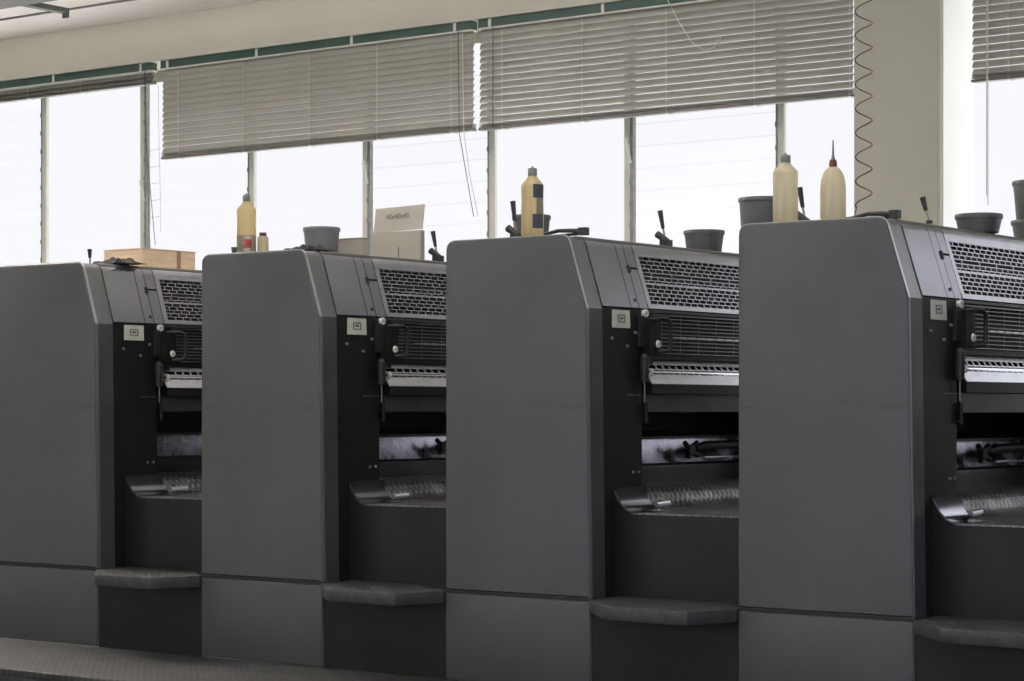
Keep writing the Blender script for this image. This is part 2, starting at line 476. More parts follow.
blind(-8.895, -6.115, 3.190, [-8.689, -8.05, -7.414, -6.783, -6.135], [-8.788, -7.888, -6.9],
      'wide grey venetian blind ending at the column, with a white cord looped across its slats',
      cords=[[(-7.42, -.055, 3.95), (-7.30, -.06, 3.74), (-7.20, -.06, 3.60), (-7.12, -.06, 3.55), (-7.05, -.06, 3.56), (-7.0, -.055, 3.62)],
             [(-8.75, -.046, 3.86), (-8.75, -.046, 3.2)]], tilt=(69, 60))
blind(-5.375, -2.6, 3.205, [-5.14, -4.5, -3.9], [-5.25, -4.4, -3.4],
      'grey venetian blind right of the column, beside the white window reveal',
      cords=[[(-5.262, -.046, 3.86), (-5.262, -.046, 2.55)], [(-5.254, -.046, 3.86), (-5.254, -.046, 2.5)]], tilt=(69, 60))

# loose ladder string dangling from the end of the raised blind
bm = B()
ox, oz = 14.9, -3.925
LA = [(-11.985+ox, -.01, 3.77+oz), (-11.975+ox, -.012, 3.3+oz), (-11.97+ox, -.012, 2.9+oz), (-11.97+ox, -.012, 2.72+oz)]
LB = [(-11.885+ox, -.01, 3.77+oz), (-11.875+ox, -.012, 3.3+oz), (-11.862+ox, -.012, 2.95+oz), (-11.858+ox, -.012, 2.66+oz)]
tube(bm, LA, .0018, 5); tube(bm, LB, .0018, 5)
for k in range(5):
    z = 3.27-.125*k+oz
    tube(bm, [(-11.975+ox, -.012, z), (-11.874+ox+k*.003, -.012, z+.004)], .0015, 5)
link('loose_ladder_cord', bm, 'greycord', raised)
# ------------------------------------------------------------------ printing unit
KB = Vector((-.022, 1.755)); KT = Vector((-.112, 2.037))       # slanted shoulder: bottom and top
ES = (KT-KB).normalized(); NS = Vector((ES.y, -ES.x))             # along / outward normal
SL = (KT-KB).length
def sl(s, off=0.):
    p = KB+ES*s+NS*off; return (p.x, p.y)

def outline(ins, zb, left=-.716, right=0.0):
    return rpoly([(left+ins, zb), (right-ins, zb), (-.020-ins, 1.745), (-.112-ins*.9, ZT-ins), (left+ins, ZT-ins)],
                 [.002, .002, .02, .045, .045], 7)

def make_lever(x, y, label, h=.12, lean=.25, base=True):
    """short clamp lever on the top cover: dark body, thin rod, black grip"""
    lv = empty('clamp_lever', (x, y, ZT+.0045), label=label, cat='lever', group='clamp levers on top of the press')
    dx = h*math.sin(lean)
    bm = B()
    if base:
        box(bm, -.022, .022, -.018, .018, 0, .028); bevel_all(bm, .005, 2)
        cyl(bm, (.01, 0, .02), (-.045, 0, .055), .013, .016, 12)
    else:
        cyl(bm, (0, 0, 0), (0, 0, .012), .012, seg=12)
    link('lever_base', bm, 'rubber', lv, True)
    bm = B(); cyl(bm, (0, 0, .01), (-dx*.55, 0, h*.55), .0045, seg=8); link('rod', bm, 'steel', lv, True)
    bm = B(); cyl(bm, (-dx*.5, 0, h*.5), (-dx, 0, h), .0075, .0115, 12); link('grip', bm, 'rubber', lv, True)
    return lv

def make_unit():
    r = empty('printing_unit', (UX[0], YF, 0))
    # --- front side panels
    bm = B(); fa, fb = prism(bm, outline(0, .603), 0, .022)
    bmesh.ops.recalc_face_normals(bm, faces=bm.faces)
    bmesh.ops.bevel(bm, geom=list(fa.edges), offset=.007, segments=3, profile=.5, affect='EDGES')
    link('side_panel', bm, 'panel', r, True)
    bm = B(); prism(bm, outline(.004, .605), .022, .030); link('edge_seam', bm, 'trim', r, True)
    bm = B(); fa, fb = prism(bm, [(-.716, .237), (0, .237), (0, .589), (-.716, .589)], 0, .022)
    bmesh.ops.recalc_face_normals(bm, faces=bm.faces)
    bmesh.ops.bevel(bm, geom=list(fa.edges), offset=.006, segments=3, profile=.5, affect='EDGES')
    link('kick_panel', bm, 'panel', r, True)
    bm = B(); prism(bm, outline(-.0013, .6025), .0075, .0195); link('edge_trim', bm, 'trim', r, True)
    bm = B(); box(bm, -.715, -.0008, .009, .0225, .5885, .6035); link('seam_backing', bm, 'deep', r)
    bm = B(); box(bm, -.02, .0013, .0068, .0185, .238, .588); link('edge_trim', bm, 'trim', r)
    # --- painted strip behind the panel (wraps over the shoulder and top)
    bm = B(); prism(bm, outline(.003, .24), .030, .122); link('side_strip', bm, 'strip', r, True)
    # --- black side frame
    bm = B()
    prism(bm, [(-.70, .24), (-.020, .24), (-.026, 1.752), (-.70, 1.752)], .122, .413)
    link('side_frame', bm, 'frame', r)
    # small bolts on the frame
    bm = B()
    for (yy, zz) in ((.30, 1.60), (.36, 1.655), (.385, 1.09), (.345, 1.09), (.19, 1.63)):
        cyl(bm, (-.03, yy, zz), (-.016, yy, zz), .006, seg=10)
    link('bolts', bm, 'steel', r)
    # label plate
    bm = B(); prism(bm, [(-.028, 1.672), (-.020, 1.672), (-.0235, 1.744), (-.028, 1.744)], .196, .322)
    pl = link('label_plate', bm, 'label', r)
    bm = B()
    for (a, b, c, d) in ((.236, .282, 1.722, 1.726), (.232, .286, 1.694, 1.698), (.232, .238, 1.698, 1.722), (.280, .286, 1.698, 1.722), (.248, .270, 1.706, 1.715)):
        box(bm, -.024, -.0207+.0, a, b, c, d)
    link('plate_print', bm, 'ink', pl)
    # --- top cover, back wall, body core
    bm = B()
    prism(bm, rpoly([(-.708, 1.99), (-.11, 1.99), (-.112, ZT-.001), (-.708, ZT-.001)], [0, 0, .02, .03]), .122, DEPTH)
    link('top_cover', bm, 'topcap', r, True)
    bm = B()
    prism(bm, [(-.705, .24), (-.50, .24), (-.50, 1.99), (-.705, 1.99)], .413, DEPTH-.35)
    link('body', bm, 'deep', r)
    bm = B(); prism(bm, outline(.003, .24), DEPTH-.35, DEPTH); link('drive_side_cover', bm, 'black', r, True)
    # --- slanted covers
    g = .0045
    def slab(y0, y1, s0, s1, off0=-.012, off1=0., curve=False):
        p = [sl(s0, off0), sl(s0, off1)]
        if curve:
            for k in range(8):
                a = k/7; c = SL-.04
                q0 = Vector(sl(c, off1)); q1 = Vector(sl(SL+.004, off1)); q2 = Vector((-.165, ZT+.003+off1))
                q = q0*(1-a)**2+q1*2*a*(1-a)+q2*a*a; p.append((q.x, q.y))
            p.append((-.165, ZT-.012))
            p.append(sl(SL-.02, off0))
        else:
            p += [sl(s1, off1), sl(s1, off0)]
        bm = B(); prism(bm, p, y0, y1); return bm
    link('shoulder_cover', slab(.122+g, .335-g, .002, SL, curve=True), 'cover', r, True)
    # latch door, split in an upper and a lower leaf by the latch notch
    link('latch_strip', slab(.335, .395-g, .002, SL, curve=True), 'cover', r, True)
    d = link('latch_door', slab(.395, .462-g, .175+g, SL, curve=True), 'cover', r, True)
    link('latch_door_lower', slab(.395, .462-g, .002, .175-g), 'cover', r, True)
    bm = B(); obox(bm, (*[sl(.155, -.004)[0]], .385, sl(.155, -.004)[1]), (NS.x*.010, 0, NS.y*.010), (0, .010, 0), (ES.x*.032, 0, ES.y*.032))
    link('latch', bm, 'rubber', d)
    p = sl(.035); q = sl(.035, .003)
    bm = B(); cyl(bm, (p[0], .375, p[1]), (q[0], .375, q[1]), .007, seg=14); link('lock', bm, 'rubber', r, True)
    # backing under covers
    bm = B(); prism(bm, [sl(0.002, -.014), sl(0.002, -.020), (-.25, 1.74), (-.25, 1.985), sl(SL-.04, -.020), sl(SL-.03, -.014)], .125, .470); link('cover_backing', bm, 'deep', r)
    # --- perforated ink guard with real slots
    gy0, gy1 = .462, DEPTH-.36
    bm = B()
    def srib(s0, s1, y0, y1, o0=-.006, o1=0.):
        a = sl(s0, o0)
        obox(bm, (a[0], y0, a[1]), (NS.x*(o1-o0), 0, NS.y*(o1-o0)), (0, y1-y0, 0), (ES.x*(s1-s0), 0, ES.y*(s1-s0)))
    s_lo, s_hi = .022, .232
    srib(0.003, s_lo, gy0, gy1, -.010, .002); 
    srib(s_lo, s_hi, gy0, gy0+.030); srib(s_lo, s_hi, gy1-.03, gy1)
    rows = 12; pitch = (s_hi-s_lo)/rows
    for k in range(rows+1):
        srib(s_lo+k*pitch-.0019, s_lo+k*pitch+.0019, gy0+.03, gy1-.03)
    for k in range(rows):
        c = .0525; w = .0065
        if k == 5: srib(s_lo+k*pitch+.0019, s_lo+k*pitch+.008, gy0+.03, gy1-.03)
        if k == 7: c *= 3
        y = gy0+.03+(0 if k % 2 == 0 else c*.5 if k != 7 else c*.4)
        while y < gy1-.03:
            if y > gy0+.031: srib(s_lo+k*pitch, s_lo+(k+1)*pitch, y-w/2, y+w/2)
            y += c
    gd = link('ink_guard', bm, 'guardpaint', r)
    link('guard_top_rail', (lambda: slab(gy0, gy1, s_hi+.0005, SL, -.008, .001, True))(), 'guardpaint', r, True)
    bm = B(); prism(bm, [sl(.0, -.045), sl(.23, -.045), sl(.23, -.05), sl(0, -.05)], gy0+.01, gy1); link('inner_screen', bm, 'deep', r)
    # ink rollers faintly seen behind the slots
    bm = B()
    for s_, rr in ((.07, .018), (.15, .022)):
        a = sl(s_, -.030); cyl(bm, (a[0], gy0+.02, a[1]), (a[0], gy1, a[1]), rr*.55, seg=14)
    link('ink_roller', bm, 'darkgrey', r, True)
    # --- lower slatted roller guard
    bm = B()
    zt, zb = 1.735, 1.577; n = 10
    for k in range(n+1):
        t = k/n; z = zt-(zt-zb)*t; x = -.040+.012*math.sin(t*PI)
        big = k in (0,)
        h = .006 if big else .003
        box(bm, x-.008, x, .50, gy1, z-h/2, z+h/2)
    y = .60
    while y < gy1:
        box(bm, -.046, -.0445, y-.0006, y+.0006, zb, zt); y += .145
    sg = link('roller_guard', bm, 'bars', r)
    bm = B(); box(bm, -.046, -.034, .68, gy1, 1.6395, 1.6455)
    y = .72
    while y < gy1: box(bm, -.034, -.030, y, y+.05, 1.638, 1.647); y += .075
    link('guide_rail', bm, 'alu', sg)
    bm = B(); box(bm, -.14, -.130, .42, gy1, 1.53, 1.745); link('guard_backing', bm, 'deep', r)
    bm = B(); box(bm, -.10, -.030, .415, .505, 1.53, 1.75); link('guard_end_plate', bm, 'black', r)
    bm = B(); box(bm, -.06, -.022, .44, gy1, 1.742, 1.753); link('shoulder_rail', bm, 'darkgrey', r)
    bm = B(); box(bm, -.10, -.060, .46, gy1, 1.552, 1.572); link('lower_rail', bm, 'black', r)
    # --- washed bright perforated bar
    A0 = Vector((-.070, 1.549)); A1 = Vector((-.004, 1.449)); e = (A1-A0).normalized(); L1 = (A1-A0).length; nn = Vector((-e.y, e.x))
    if nn.x < 0: nn = -nn
    bm = B()
    def bar(t0, t1, y0, y1, o0=-.005, o1=0.):
        a = A0+e*(t0*L1)+nn*o0
        obox(bm, (a.x, y0, a.y), (nn.x*(o1-o0), 0, nn.y*(o1-o0)), (0, y1-y0, 0), (e.x*(t1-t0)*L1, 0, e.y*(t1-t0)*L1))
    yb = .462
    bar(0, .20, yb, gy1); bar(.62, 1.0, yb, gy1); bar(.2, .62, yb, yb+.03)
    y = yb+.05+.0525
    while y < gy1: bar(.2, .62, y-.004, y+.004); y += .0525
    bar(.36, .40, yb+.03, gy1, -.004, -.001)
    fb = link('finger_guard', bm, 'alu', r)
    a = A0+e*(.50*L1)-nn*.010
    bm = B(); cyl(bm, (a.x, yb+.02, a.y), (a.x, gy1, a.y), .013, seg=20); link('chrome_roller', bm, 'chrome', r, True)
    bm = B(); cyl(bm, (a.x+.020, yb+.004, a.y+.004), (a.x+.020, yb+.022, a.y+.004), .0165, seg=20)
    cyl(bm, (a.x+.020, yb-.001, a.y+.004), (a.x+.020, yb+.004, a.y+.004), .006, seg=12, mi=1); link('roller_end', bm, ['white', 'rubber'], r, True)
    # --- below
    bm = B(); box(bm, -.10, -.010, .470, gy1, 1.408, 1.447); bevel_all(bm, .003, 1); link('lower_bar', bm, 'black', r)
    bm = B(); box(bm, -.12, -.028, .455, gy1, 1.333, 1.405); bevel_all(bm, .004, 2); link('cylinder_cover', bm, 'darkgrey', r)
    bm = B(); box(bm, -.499, -.46, .413, gy1, .93, 1.53); link('recess_wall', bm, 'deep', r)
    path = [(-.40, 1.25), (-.345, 1.232), (-.318, 1.224), (-.317, 1.216)]
    bm = B(); strip_prism(bm, path, .004, .413, gy1); link('tray_lip', bm, 'darkgrey', r, True)
    path = [(-.345+.005*k/10+.022*(k/10)**2, 1.214-.106*k/10) for k in range(11)]
    bm = B(); strip_prism(bm, path, .004, .413, gy1); link('polished_tray', bm, 'tray', r, True)
    bm = B(); prism(bm, rpoly([(-.36, 1.02), (-.302, 1.018), (-.300, 1.10), (-.32, 1.112), (-.36, 1.108)], [0, .004, .01, 0, 0]), .413, gy1); link('tray_front', bm, 'bluegrey', r, True)
    # star-handled ratchet lying over the tray
    hx, hz, hy = -.27, 1.165, 1.17
    bm = B()
    tube(bm, [(hx, hy+.06, hz+.01), (hx, hy+.14, hz+.018), (hx, hy+.45, hz+.02)], [.012, .020, .020], 10)
    for k, (dy, dz) in enumerate(((-.04, .035), (-.02, -.035), (.055, -.028), (.05, .035))):
        cyl(bm, (hx, hy+.01, hz), (hx+.004, hy+.01+dy*1.15, hz+dz*.95), .014, .011, 10)
    cyl(bm, (hx-.012, hy+.01, hz), (hx+.016, hy+.01, hz), .024, seg=14)
    link('ratchet_handle', bm, 'rubber', r, True)
    bm = B(); tube(bm, [(hx+.01, hy+.12, hz-.035), (hx+.01, hy+.25, hz-.035), (hx+.01, hy+.5, hz-.038)], .005, 8); link('ratchet_rod', bm, 'alu', r, True)
    # --- footplate between the units: flat, then curving up towards the unit
    X1 = 1.388-.717
    path = [(X1, .93), (-.05, .93), (-.08, .935), (-.105, .947), (-.120, .965), (-.134, .988), (-.155, 1.005), (-.19, 1.018), (-.31, 1.026)]
    bm = B(); strip_prism(bm, path, .006, .20, gy1)
    link('foot_plate', bm, 'plate', r, True)
    # smooth curved corner between frame and plate
    path = [(-.018, 1.03)]+[(-.018+.085*(1-math.cos(k/8*PI/2)), 1.015-.081*math.sin(k/8*PI/2)) for k in range(9)]+[(.10, .9338)]
    bm = B(); strip_prism(bm, path, .004, .196, .44); link('corner_cove', bm, 'cove', r, True)
    bm = B(); cyl(bm, (.005, .47, .955), (-.015, .60, .958), .013, seg=12); link('stop_pin', bm, 'alu', r, True)
    # --- riser panels and step
    bm = B(); prism(bm, [(-.018, .60), (X1, .60), (X1, .927), (.075, .927), (.035, .945), (.006, .975), (-.010, 1.005), (-.018, 1.02)], .196, .21); link('riser_panel', bm, 'black', r)
    bm = B(); prism(bm, [(.075, .60), (X1, .60), (X1, .918), (.075, .918)], .192, .196); link('riser_sheet', bm, 'frame', r)
    bm = B(); prism(bm, [(.001, .14), (X1, .14), (X1, .548), (.001, .548)], .012, .03); link('lower_riser', bm, 'black', r)
    P = rpoly([(.004, .196), (.004, -.01), (.13, -.135), (.225, -.232), (.592, -.236), (.670, -.015), (.670, .196)], [0, .01, .05, .09, .012, .01, 0], 6)
    bm = B(); fa, fb = prism(bm, P, .548, .600, 'z')
    bmesh.ops.recalc_face_normals(bm, faces=bm.faces)
    bmesh.ops.bevel(bm, geom=list(fb.edges)+list(fa.edges), offset=.005, segments=2, profile=.5, affect='EDGES')
    for f in bm.faces:
        f.normal_update()
        if f.normal.z < .5: f.material_index = 1
    link('step_tread', bm, ['tread', 'treadside'], r, True)
    # --- controls on the frame end
    def knob(z, y, x=-.018, rr=.017):
        bm = B(); cyl(bm, (x-.02, y, z), (x-.002, y, z), rr*.8, seg=18, mi=0)
        cyl(bm, (x-.002, y, z), (x+.004, y, z), rr, rr*.9, 20)
        k_ = link('knob', bm, 'white', r, True)
        bm = B(); cyl(bm, (x+.004, y, z), (x+.0055, y, z), rr*.28, seg=10); link('knob_centre', bm, 'steel', k_)
    knob(1.736, .425, -.012); knob(1.612, .482, .012, .016)
    bm = B(); box(bm, -.04, .008, .428, .508, 1.572, 1.712); bevel_all(bm, .008, 2); link('gear_box', bm, 'black', r, True)
    bm = B(); box(bm, -.04, -.012, .385, .43, 1.60, 1.725); bevel_all(bm, .005, 1); link('switch_box', bm, 'rubber', r, True)
    bm = B()
    hp = [(-.02, .470, 1.712), (.014, .475, 1.716), (.030, .495, 1.716), (.032, .52, 1.714), (.032, .538, 1.704), (.032, .545, 1.69), (.032, .545, 1.61), (.032, .538, 1.592), (.032, .52, 1.583), (.02, .50, 1.582), (-.02, .47, 1.582)]
    tube(bm, hp, .0085, 12); link('grab_handle', bm, 'rubber', r, True)
    bm = B(); cyl(bm, (-.012, .412, 1.555), (-.012, .412, 1.455), .019, seg=18)
    lathe(bm, [(.019, 0), (.015, .012), (.006, .018), (0, .019)], 18, (-.012, .412, 1.555)); link('damper', bm, 'rubber', r, True)
    bm = B(); cyl(bm, (-.012, .415, 1.455), (-.012, .415, 1.375), .0035, seg=8); link('damper_rod', bm, 'steel', r, True)
    bm = B(); cyl(bm, (-.014, .43, 1.37), (-.014, .43, 1.29), .008, seg=10)
    box(bm, -.020, -.010, .395, .45, 1.298, 1.303, 0); link('lower_link', bm, 'black', r, True)
    bm = B(); box(bm, -.021, -.017, .30, .40, 1.402, 1.4045); link('seam_bead', bm, 'steel', r)
    return r

unit = make_unit()
UL = ['far left grey printing unit with a pale wooden box on top',
      'second grey printing unit from the left, with cartons and a yellow bottle on top',
      'third grey printing unit from the left, with one labelled yellow bottle on top',
      'nearest grey printing unit at the right, with two translucent bottles on top',
      'last grey printing unit to the right, bare on top, beyond the one with two bottles']
levers = [(0, -.40, .33, .085, .05, False, 'tiny upright black lever left of the wooden box on the far left unit'),
          (1, -.20, 1.06, .145, .22, True, 'black lever with slanted grip just right of the upright carton'),
          (2, -.515, .22, .165, .12, True, 'black lever just left of the labelled bottle on the third unit'),
          (2, -.19, .86, .155, .2, True, 'black lever with slanted grip left of the low bucket on the third unit'),
          (3, -.61, .33, .155, .18, True, 'black lever half hidden between the two milky bottles'),
          (3, -.15, .445, .10, .28, False, 'small black-gripped lever in front of the column, left of the lidded bucket')]
units = []
for i, x in enumerate(UX):
    u = unit if i == 0 else copy_tree(unit)
    u.location = (x, YF, 0)
    tag(u, UL[i], 'printing press unit', 'printing units of the press'); units.append(u)
for (k, lx, ly, h, lean, base, lab) in levers: make_lever(UX[k]+lx, YF+ly, lab, h, lean, base)

# ------------------------------------------------------------------ footboard along the press
bm = B()
prism(bm, rpoly([(6.36, .205), (6.36, .237), (7.188, .237), (7.188, .20), (6.42, .20)], [.01, .012, 0, 0, 0]), -9.6, -2.4, 'x')
fbd = empty('footboard', (0, 0, 0), label='long grey tread-plate footboard running along the foot of the press', cat='footboard')
link('board_top', bm, 'board', fbd, True)
bm = B(); box(bm, -9.6, -2.4, 6.39, 6.41, .0, .20); link('board_skirt', bm, 'bluegrey', fbd)
bm = B()
for k in range(8): box(bm, -9.5+k*1.0, -9.45+k*1.0, 6.42, 7.15, .0, .20)
link('support', bm, 'black', fbd)

# ------------------------------------------------------------------ bottles
def bottle(x, y, rad, h, kind, label, body='bottle'):
    r = empty('squeeze_bottle', (x, y, ZT+.0048), label=label, cat='bottle')
    bm = B()
    if kind == 'shoulder':
        prof = [(0, .001), (rad*.9, 0), (rad, .006), (rad*1.0, h*.30), (rad*.97, h*.5), (rad, h*.66), (rad, h*.715), (rad*.95, h*.74), (rad*.47, h*.832), (rad*.40, h*.86), (0, h*.87)]
    else:
        prof = [(0, .001), (rad*.92, 0), (rad, .008)]+[(rad, h*.30)]
        hh = h*.66
        for k in range(1, 9):
            a = k/8*PI/2*.88
            prof.append((rad*math.cos(a)**.75, h*.36+(hh-h*.36)*math.sin(a)/math.sin(PI/2*.88)))
        prof += [(rad*.27, hh+.004), (0, hh+.004)]
    lathe(bm, prof, 36); link('bottle_body', bm, body, r, True)
    bm = B()
    if kind == 'shoulder':
        lathe(bm, [(rad*.36, h*.84), (rad*.40, h*.85), (rad*.41, h*.96), (rad*.36, h*.972), (rad*.1, h*.975), (rad*.09, h*.998), (0, h)], 24)
        link('cap', bm, 'capgrey', r, True)
    else:
        hh = h*.66
        lathe(bm, [(0, hh), (rad*.30, hh), (rad*.32, hh+.012), (rad*.26, hh+.026), (0, hh+.027)], 24)
        link('cap', bm, 'capred', r, True)
        bm = B(); lathe(bm, [(0, hh+.02), (rad*.18, hh+.026), (rad*.09, hh+.045), (rad*.075, h*.9), (rad*.05, h), (0, h)], 16)
        link('nozzle', bm, 'capgrey', r, True)
    return r
def wrap(parent, rad, z0, z1, a0, a1, mat, name='bottle_label'):
    bm = B(); n = 12; rr = rad+.0008
    vs = [[bm.verts.new((rr*math.cos(a0+(a1-a0)*k/n), rr*math.sin(a0+(a1-a0)*k/n), z)) for k in range(n+1)] for z in (z0, z1)]
    for k in range(n): bm.faces.new((vs[0][k], vs[0][k+1], vs[1][k+1], vs[1][k]))
    me = link(name, bm, mat, parent, True); return me

b1 = bottle(-6.833, 7.300, .0425, .270, 'shoulder', 'yellow squeeze bottle with dark lower part, on the second unit beside a jar')
bm = B(); lathe(bm, [(.0429, .008), (.0432, .010), (.0432, .078), (.0429, .080)], 28); link('bottle_label', bm, 'residue', b1, True)
b2 = bottle(-5.212, 7.240, .0455, .280, 'shoulder', 'yellow squeeze bottle with torn dark blue label, standing on the third unit')
va = math.atan2(-7.24, 5.212)            # bearing of the bottle's side that is turned to the aisle
wrap(b2, .0455, .150, .205, va+.05, va+1.15, 'labelblue'); wrap(b2, .0455, .028, .085, va+.0, va+1.15, 'labelblue')
wrap(b2, .0455, .085, .150, va+.35, va+1.15, 'labelgrey', 'torn_label')
b3 = bottle(-4.077, 7.28, .0470, .260, 'shoulder', 'milky squeeze bottle with dark grey cap, left of the two on the nearest unit', 'bottle_pale')
b4 = bottle(-3.867, 7.26, .0470, .292, 'dome', 'milky dome-shouldered squeeze bottle with red cap and long thin nozzle', 'bottle_pale')

# small jar, red tin and cup beside the first bottle
j = empty('small_jar', (-6.765, 7.335, ZT+.0048), label='small ribbed clear jar with reddish cap beside the yellow bottle on the second unit', cat='jar')
bm = B(); pr = [(0, 0), (.024, 0)]
for k in range(7): pr += [(.026, .006+k*.009), (.0245, .0105+k*.009)]
pr += [(.024, .072), (.014, .078), (0, .078)]
lathe(bm, pr, 24); link('jar_body', bm, 'bottle_pale', j, True)
bm = B(); lathe(bm, [(0, .074), (.015, .074), (.016, .079), (.016, .092), (0, .093)], 20); link('cap', bm, 'capred', j, True)
t = empty('small_tin', (-6.775, 7.245, ZT+.0048), label='tiny tin with red label in front of the small jar on the second unit', cat='tin')
bm = B(); lathe(bm, [(0, 0), (.018, 0), (.018, .07), (.0165, .072), (0, .071)], 22); link('tin_body', bm, 'card', t, True)
bm = B(); lathe(bm, [(.0185, .018), (.0188, .019), (.0188, .056), (.0185, .057)], 22); link('tin_label', bm, 'redlabel', t, True)
t = empty('small_cup', (-6.935, 7.33, ZT+.0048), label='tiny grey cup just left of the yellow bottle on the second unit', cat='cup')
bm = B(); lathe(bm, [(0, 0), (.010, 0), (.015, .034), (.013, .034), (.009, .003), (0, .003)], 18); link('cup_body', bm, 'bucket', t, True)

# ------------------------------------------------------------------ buckets
def bucket(x, y, d, h, label, mat='bucket', z=ZT, lid=False):
    r = empty('bucket', (x, y, z+.0048), label=label, cat='bucket', group='plastic buckets on the press')
    R = d/2*.955
    bm = B()
    lathe(bm, [(0, .002), (R*.84, 0), (R*.86, .004), (R*.985, h-.022), (R*.985, h-.004), (R*.95, h-.004), (R*.82, .008), (0, .008)], 40)
    link('bucket_body', bm, mat, r, True)
    bm = B(); lathe(bm, [(R*.98, h-.018), (R*1.035, h-.018), (R*1.045, h-.006), (R*1.02, h), (R*.955, h), (R*.955, h-.006)], 40)
    link('rim', bm, mat, r, True)
    if lid:
        bm = B(); lathe(bm, [(0, h-.003), (R*.95, h-.003), (R*.95, h+.001), (0, h+.001)], 40); link('lid', bm, mat, r, True)
    return r
bucket(-6.79, 7.76, .175, .143, 'pale grey bucket on the second unit, between the bottle and the carton', 'bucket_light', lid=True)
bucket(-5.455, 7.57, .165, .118, 'small grey bucket partly hidden behind the labelled bottle on the third unit')
bucket(-5.235, 8.60, .188, .110, 'low dark grey bucket towards the back of the third unit, beside a lever')
bucket(-5.155, 9.00, .240, .283, 'tall grey bucket at the back of the third unit, beside the left milky bottle')
bucket(-3.705, 8.17, .190, .074, 'low grey lidded bucket on the nearest unit, right of the lever', lid=True)
bucket(-3.755, 8.87, .225, .10, 'lower bucket of the stack of two at the right edge')
bucket(-3.755, 8.87, .215, .17, 'upper bucket of the stack of two at the right edge', z=ZT+.096)

# ------------------------------------------------------------------ cartons, box
c = empty('carton', (-6.69, 8.20, ZT+.0048), label='grey carton with an upright flap printed 40x40x45, on the second unit', cat='carton')
bm = B(); box(bm, -.165, .135, 0, .03, 0, .150); link('carton_body', bm, 'card', c)
bm = B(); obox(bm, (-.160, .006, .148), (.300, 0, .008), (0, .004, 0), (-.002, .02, .118)); fl = link('flap', bm, 'card', c)
bm = B(); box(bm, -.002, .002, -.0008, 0, .02, .075); link('slot', bm, 'rag', c)
fc = bpy.data.curves.new('printed_size', 'FONT'); fc.body = '40x40x45'; fc.size = .036; fc.extrude = .0003; fc.align_x = 'CENTER'
fo = bpy.data.objects.new('tmp_text', fc); COL.objects.link(fo)
bpy.context.view_layer.update()
me = bpy.data.meshes.new_from_object(fo.evaluated_get(bpy.context.evaluated_depsgraph_get()))
COL.objects.unlink(fo); bpy.data.objects.remove(fo)
me.materials.clear(); me.materials.append(M['ink'])
tx = bpy.data.objects.new('printed_size', me); COL.objects.link(tx); tx.parent = fl
tx.location = (-.018, .0135, .213); tx.rotation_euler = (math.radians(90-9), math.radians(-1), 0)
c = empty('flat_carton', (-6.735, 7.90, ZT+.0048), label='flat pale carton lying left of the upright carton on the second unit', cat='carton')
bm = B(); box(bm, -.085, .075, 0, .05, 0, .098); bevel_all(bm, .002, 1); link('carton_body', bm, 'card', c)
bm = B(); box(bm, -.088, .078, -.003, .053, .098, .101); link('carton_top', bm, 'card', c)
w = empty('wooden_box', (-7.90, 7.70, ZT+.0048), label='shallow pale wooden box with a brown strap on the far left unit', cat='box')
bm = B(); box(bm, -.27, 0, 0, .365, 0, .090); bevel_all(bm, .002, 1); link('box_body', bm, 'wood', w)
bm = B(); box(bm, -.272, .0015, .235, .262, 0.001, .0915); link('strap', bm, 'tape', w)
bm = B(); box(bm, -.274, .004, -.004, .369, .0905, .0945)
link('box_lid', bm, 'wood', w)

# ------------------------------------------------------------------ rags and tools on top
def rag(x, y, sx, sy, sz, label, rz=0):
    bm = B(); nx, ny = 22, 12
    g = []
    for i in range(nx+1):
        row = []
        for k in range(ny+1):
            u, v = i/nx*2-1, k/ny*2-1
            e = max(0, 1-(abs(u)**2.5))*max(0, 1-(abs(v)**2.5))
            h = sz*(e**.5)*(.55+.45*math.sin(i*.62+k*.45)*math.cos(k*.6-i*.25))+.002
            row.append(bm.verts.new((u*sx*(1+.08*math.sin(k*1.7)), v*sy*(1+.1*math.sin(i*.9)), h)))
        g.append(row)
    for i in range(nx):
        for k in range(ny): bm.faces.new((g[i][k], g[i+1][k], g[i+1][k+1], g[i][k+1]))
    bot = bmesh.ops.extrude_face_region(bm, geom=bm.faces[:])
    for v in [q for q in bot['geom'] if isinstance(q, bmesh.types.BMVert)]: v.co.z = .0003
    o = link('cleaning_rag', bm, 'rag', None, True); o.location = (x, y, ZT+.0048); o.rotation_euler.z = rz
    return tag(o, label, 'rag')
rag(-7.86, 7.50, .11, .07, .036, 'dark cleaning rag crumpled in front of the wooden box on the far left unit')
rag(-6.52, 7.36, .10, .055, .030, 'dark cleaning rag crumpled below the pale bucket on the second unit')
def tool(x, y, L_, label, rz):
    r = empty('air_gun', (x, y, ZT+.0048), rz, label=label, cat='tool')
    bm = B()
    tube(bm, [(-L_*.95, 0, .008), (-L_*.7, 0, .012), (-L_*.45, 0, .024), (-L_*.2, 0, .022), (0, 0, .018)], [.006, .007, .008, .009, .010], 10); link('gun_body', bm, 'darkgrey', r, True)
    bm = B(); box(bm, -.015, .022, -.014, .014, .001, .032); bevel_all(bm, .004, 2); link('gun_head', bm, 'rubber', r, True)
    bm = B(); tube(bm, [(-L_*.55, .004, .004), (-L_*.3, .02, .008), (.01, .012, .010)], .006, 8); link('trigger', bm, 'rubber', r, True)
    return r
tool(-5.035, 7.34, .26, 'dark grey air gun lying on the third unit right of the labelled bottle', 0.05)
tool(-3.675, 7.37, .23, 'black air gun lying at the foot of the coiled red hose', 0.03)
rag(-3.80, 7.50, .06, .05, .02, 'small dark rag beside the black air gun on the nearest unit')

